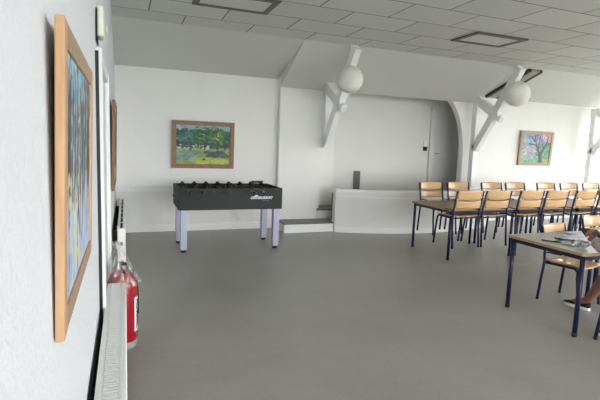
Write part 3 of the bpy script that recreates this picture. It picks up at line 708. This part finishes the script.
# ------------------------------------------------------------------ seated person
def skin(name, chains, matl, parent, sub=2):
    """chains: list of (points, radii, links) ; each an island"""
    me = bpy.data.meshes.new(name); V = []; E = []; Rr = []; roots = []
    for pts, rad, links in chains:
        o0 = len(V); V += [tuple(p) for p in pts]; Rr += rad; roots.append(o0)
        E += [(a+o0, b+o0) for a, b in links]
    me.from_pydata(V, E, []); o = bpy.data.objects.new(name, me); COL.objects.link(o)
    md = o.modifiers.new('skin', 'SKIN'); md.use_smooth_shade = True
    sv = me.skin_vertices[0].data if me.skin_vertices else None
    if sv is None:
        bpy.context.view_layer.objects.active = o; bpy.ops.object.select_all(action='DESELECT'); o.select_set(True)
        bpy.ops.mesh.customdata_skin_add(); sv = me.skin_vertices[0].data
    for i, r in enumerate(Rr):
        sv[i].radius = r if isinstance(r, tuple) else (r, r); sv[i].use_root = i in roots
    s2 = o.modifiers.new('sub', 'SUBSURF'); s2.levels = sub; s2.render_levels = sub
    dg = bpy.context.evaluated_depsgraph_get(); m2 = bpy.data.meshes.new_from_object(o.evaluated_get(dg))
    bpy.data.objects.remove(o)
    m2.materials.clear(); m2.materials.append(matl)
    for p in m2.polygons: p.use_smooth = True
    o = bpy.data.objects.new(name, m2); COL.objects.link(o); o.parent = parent
    return o
P0 = Vector((4.04, 2.28, 0))
per = empty('person', P0, 'seated person in a pale printed top and black canvas shoes, holding a dark phone', 'person')
def L(*p): return Vector(p)-P0
hipc, waist, chest, neckb, neck, head, crown = L(4.04, 2.22, 0.56), L(4.03, 2.22, 0.74), L(4.02, 2.27, 0.95), L(4.01, 2.31, 1.10), L(4.005, 2.335, 1.16), L(4.0, 2.37, 1.25), L(4.0, 2.36, 1.33)
lsh, lel, lwr = L(3.85, 2.33, 1.05), L(3.74, 2.53, 0.80), L(3.88, 2.765, 0.845)
rsh, rel, rwr = L(4.18, 2.33, 1.05), L(4.27, 2.56, 0.82), L(4.12, 2.82, 0.845)
lhip, lkn, lan = L(3.95, 2.28, 0.54), L(3.96, 2.68, 0.55), L(3.97, 2.46, 0.10)
rhip, rkn, ran = L(4.13, 2.28, 0.54), L(4.27, 2.84, 0.52), L(4.45, 3.17, 0.10)
def mid(a, b, t=0.5): return a*(1-t)+b*t
pts = [hipc, waist, chest, neckb, neck, head, crown, lsh, lel, mid(lel, lwr, .35), lwr, rsh, rel, mid(rel, rwr, .35), rwr, lhip, lkn, mid(lkn, lan, .3), lan, rhip, rkn, mid(rkn, ran, .3), ran,
       lan+Vector((-0.01, 0.10, -0.05)), ran+Vector((-0.035, 0.14, -0.05)), lwr+Vector((0.01, 0.06, 0.02)), rwr+Vector((-0.02, 0.055, 0.02))]
rad = [(0.135, 0.11), (0.11, 0.085), (0.135, 0.095), 0.055, 0.048, (0.072, 0.085), (0.06, 0.07), 0.055, 0.038, 0.040, (0.024, 0.024), 0.055, 0.038, 0.040, (0.024, 0.024), 0.085, 0.058, 0.057, 0.034, 0.085, 0.060, 0.062, 0.040, 0.028, 0.028, (0.036, 0.016), (0.036, 0.016)]
lk = [(0, 1), (1, 2), (2, 3), (3, 4), (4, 5), (5, 6), (3, 7), (7, 8), (8, 9), (9, 10), (3, 11), (11, 12), (12, 13), (13, 14), (0, 15), (15, 16), (16, 17), (17, 18), (0, 19), (19, 20), (20, 21), (21, 22), (18, 23), (22, 24), (10, 25), (14, 26)]
chains = [(pts, rad, lk)]
def fingers(palm, fdir, side, curl):
    fdir = fdir.normalized(); side = side.normalized(); cu = curl.normalized()
    for i, (off, ln) in enumerate(((0.027, 0.062), (0.009, 0.072), (-0.009, 0.067), (-0.026, 0.052))):
        b0 = palm+side*off+fdir*0.004
        p = [b0, b0+fdir*ln*0.5, b0+fdir*ln*0.82+cu*ln*0.28, b0+fdir*ln*0.86+cu*ln*0.62]
        chains.append((p, [0.0095, 0.009, 0.008, 0.0065], [(0, 1), (1, 2), (2, 3)]))
    b0 = palm+side*0.024-fdir*0.035
    chains.append(([b0, b0+side*0.026+fdir*0.018+cu*0.006, b0+side*0.026+fdir*0.050+cu*0.022], [0.012, 0.010, 0.008], [(0, 1), (1, 2)]))
lp, rp = pts[25], pts[26]
fingers(lp, Vector((0.25, 0.55, 0.8)), Vector((1.0, -0.2, 0.1)), Vector((0.9, -0.4, 0.1)))
fingers(rp, Vector((-0.25, 0.6, 0.75)), Vector((-1.0, -0.2, 0.1)), Vector((-0.9, -0.4, 0.1)))
# nose and ears as small islands on the head
chains.append(([head+Vector((0, 0.075, 0.0)), head+Vector((0, 0.098, -0.012))], [0.010, 0.011], [(0, 1)]))
for s_ in (-1, 1): chains.append(([head+Vector((s_*0.072, 0, 0.012)), head+Vector((s_*0.078, -0.003, -0.02))], [0.013, 0.010], [(0, 1)]))
body = skin('body', chains, SKIN, per)
for s_ in (-1, 1):
    m = MB(); m.lathe([(0.002, -0.008), (0.009, -0.005), (0.011, 0), (0.009, 0.005), (0.002, 0.008)], (0, 0, 0), 12, 'y'); o = m.build('eye', BLACK, per); o.location = head+Vector((s_*0.03, 0.079, 0.018))
m = MB(); m.tube([(-0.022, 0, 0), (0, 0.005, -0.002), (0.022, 0, 0)], 0.005, 8); o = m.build('mouth', mat('lips', rgb(150, 80, 74), 0.5), per); o.location = head+Vector((0, 0.078, -0.042))
skin('hair', [([crown+Vector((0, -0.01, 0.012)), head+Vector((0, -0.045, 0.03)), neck+Vector((0, -0.06, 0.0)), neckb+Vector((0, -0.085, -0.06))], [(0.072, 0.078), (0.084, 0.072), (0.06, 0.05), (0.04, 0.03)], [(0, 1), (1, 2), (2, 3)])], HAIR, per)
skin('printed_top', [([hipc+Vector((0, 0, 0.04)), waist, chest, neckb+Vector((0, 0, -0.01)), lsh, mid(lsh, lel), lel, mid(lel, lwr, .45), mid(lel, lwr, .9), rsh, mid(rsh, rel), rel, mid(rel, rwr, .45), mid(rel, rwr, .86)],
      [(0.16, 0.135), (0.135, 0.11), (0.155, 0.115), 0.068, 0.072, 0.066, 0.068, 0.064, 0.052, 0.072, 0.066, 0.068, 0.064, 0.052], [(0, 1), (1, 2), (2, 3), (3, 4), (4, 5), (5, 6), (6, 7), (7, 8), (3, 9), (9, 10), (10, 11), (11, 12), (12, 13)])], SHIRT, per)
skin('shorts', [([hipc, lhip, mid(lhip, lkn, .6), rhip, mid(rhip, rkn, .6)], [(0.15, 0.125), 0.098, 0.082, 0.098, 0.082], [(0, 1), (1, 2), (0, 3), (3, 4)])], SHORTS, per)
def shoe(an, dr):
    dr = dr.normalized(); base = Vector((an.x, an.y, 0))-dr*0.035; sd = Vector((dr.y, -dr.x, 0))
    def outline(w_, l0=0.0):
        return [base+dr*(0.27*u_)+sd*s_ for u_, s_ in ((-0.02, 0), (0.02, 0.026), (0.15, 0.033), (0.4, 0.032), (0.65, 0.045), (0.85, 0.042), (0.96, 0.024), (1.0, 0), (0.96, -0.024), (0.85, -0.038), (0.65, -0.040), (0.4, -0.030), (0.15, -0.033), (0.02, -0.026))]
    ol = outline(1); m = MB(); m.prism([(p.x, p.y) for p in ol], 'z', 0.002, 0.032)
    hs = [0.075, 0.085, 0.09, 0.078, 0.055, 0.045, 0.038, 0.036, 0.038, 0.045, 0.055, 0.078, 0.09, 0.085]
    u_ = MB(); A = [u_.bm.verts.new((p.x, p.y, 0.03)) for p in ol]
    cen = base+dr*0.12
    Bv = []
    for p, h in zip(ol, hs):
        k_ = 0.72; q = Vector((p.x, p.y, 0)); ax = base+dr*max(0, (q-base).dot(dr)); q = ax+(q-ax)*k_
        Bv.append(u_.bm.verts.new((q.x, q.y, h)))
    n = len(ol)
    for i in range(n): u_._faces([u_.bm.faces.new((A[i], A[(i+1) % n], Bv[(i+1) % n], Bv[i]))], True)
    u_.bm.faces.new(Bv)
    o = u_.build('shoe', SHOE, per); m.build('sole', SOLE, o)
shoe(lan, Vector((-0.05, 1, 0))); shoe(ran, Vector((-0.20, 1, 0)))
# phone held in both hands
t = empty('phone', (3.985, 2.88, 0.892), 'dark phone held up over the foreground table by the seated person', 'phone'); t.rotation_euler = (math.radians(-55), math.radians(6), math.radians(-15))
MB().box((-0.09, -0.005, -0.045), (0.09, 0.005, 0.045), 0.004).build('case', BLACK, t)
MB().box((-0.083, -0.0065, -0.039), (0.083, -0.005, 0.039)).build('screen', mat('phone_screen', rgb(26, 27, 30), 0.35), t)

# ------------------------------------------------------------------ outside
gr = B((-60, -60, -0.5), (60, 60, -0.35)); gr = gr.build('grey_ground', mat('neutral_grey_ground', rgb(158, 158, 146), 0.9, noise=0.2, nscale=2)); gr['kind'] = 'structure'; gr.name = 'ground_outside'  # ground kept neutral grey so no green light bounces indoors
random.seed(5)
t = empty('flowering_bush', (13.6, 10.6, -0.35), 'yellow-green bush outside the bright window at the right edge', 'bush')
m = MB()
for i in range(700):
    a = random.uniform(0, 2*math.pi); rr_ = random.random()**0.5; z = random.uniform(0.2, 1.9); q = 1.2*math.sin(min(1, z/1.9)*math.pi*0.8+0.4)*rr_
    s_ = random.uniform(0.06, 0.12); cxx, cyy = q*math.cos(a), q*math.sin(a)
    R = Euler((random.uniform(0, 6), random.uniform(0, 6), random.uniform(0, 6))).to_matrix()
    vs = [m.bm.verts.new(Vector((cxx, cyy, z))+R @ Vector(p)*s_) for p in ((-0.5, 0, 0), (0, -0.3, 0.1), (0.5, 0, 0), (0, 0.3, 0.1))]; m.bm.faces.new(vs)
m.build('foliage', mat('yellow_green_leaves', rgb(206, 206, 70), 0.7, col2=rgb(120, 160, 60), nscale=4), t, fix=False)
MB().tube([(0, 0, 0), (0.02, 0, 0.5), (0, 0.03, 1.3)], [0.05, 0.04, 0.015], 8).build('stem', WOODB, t)
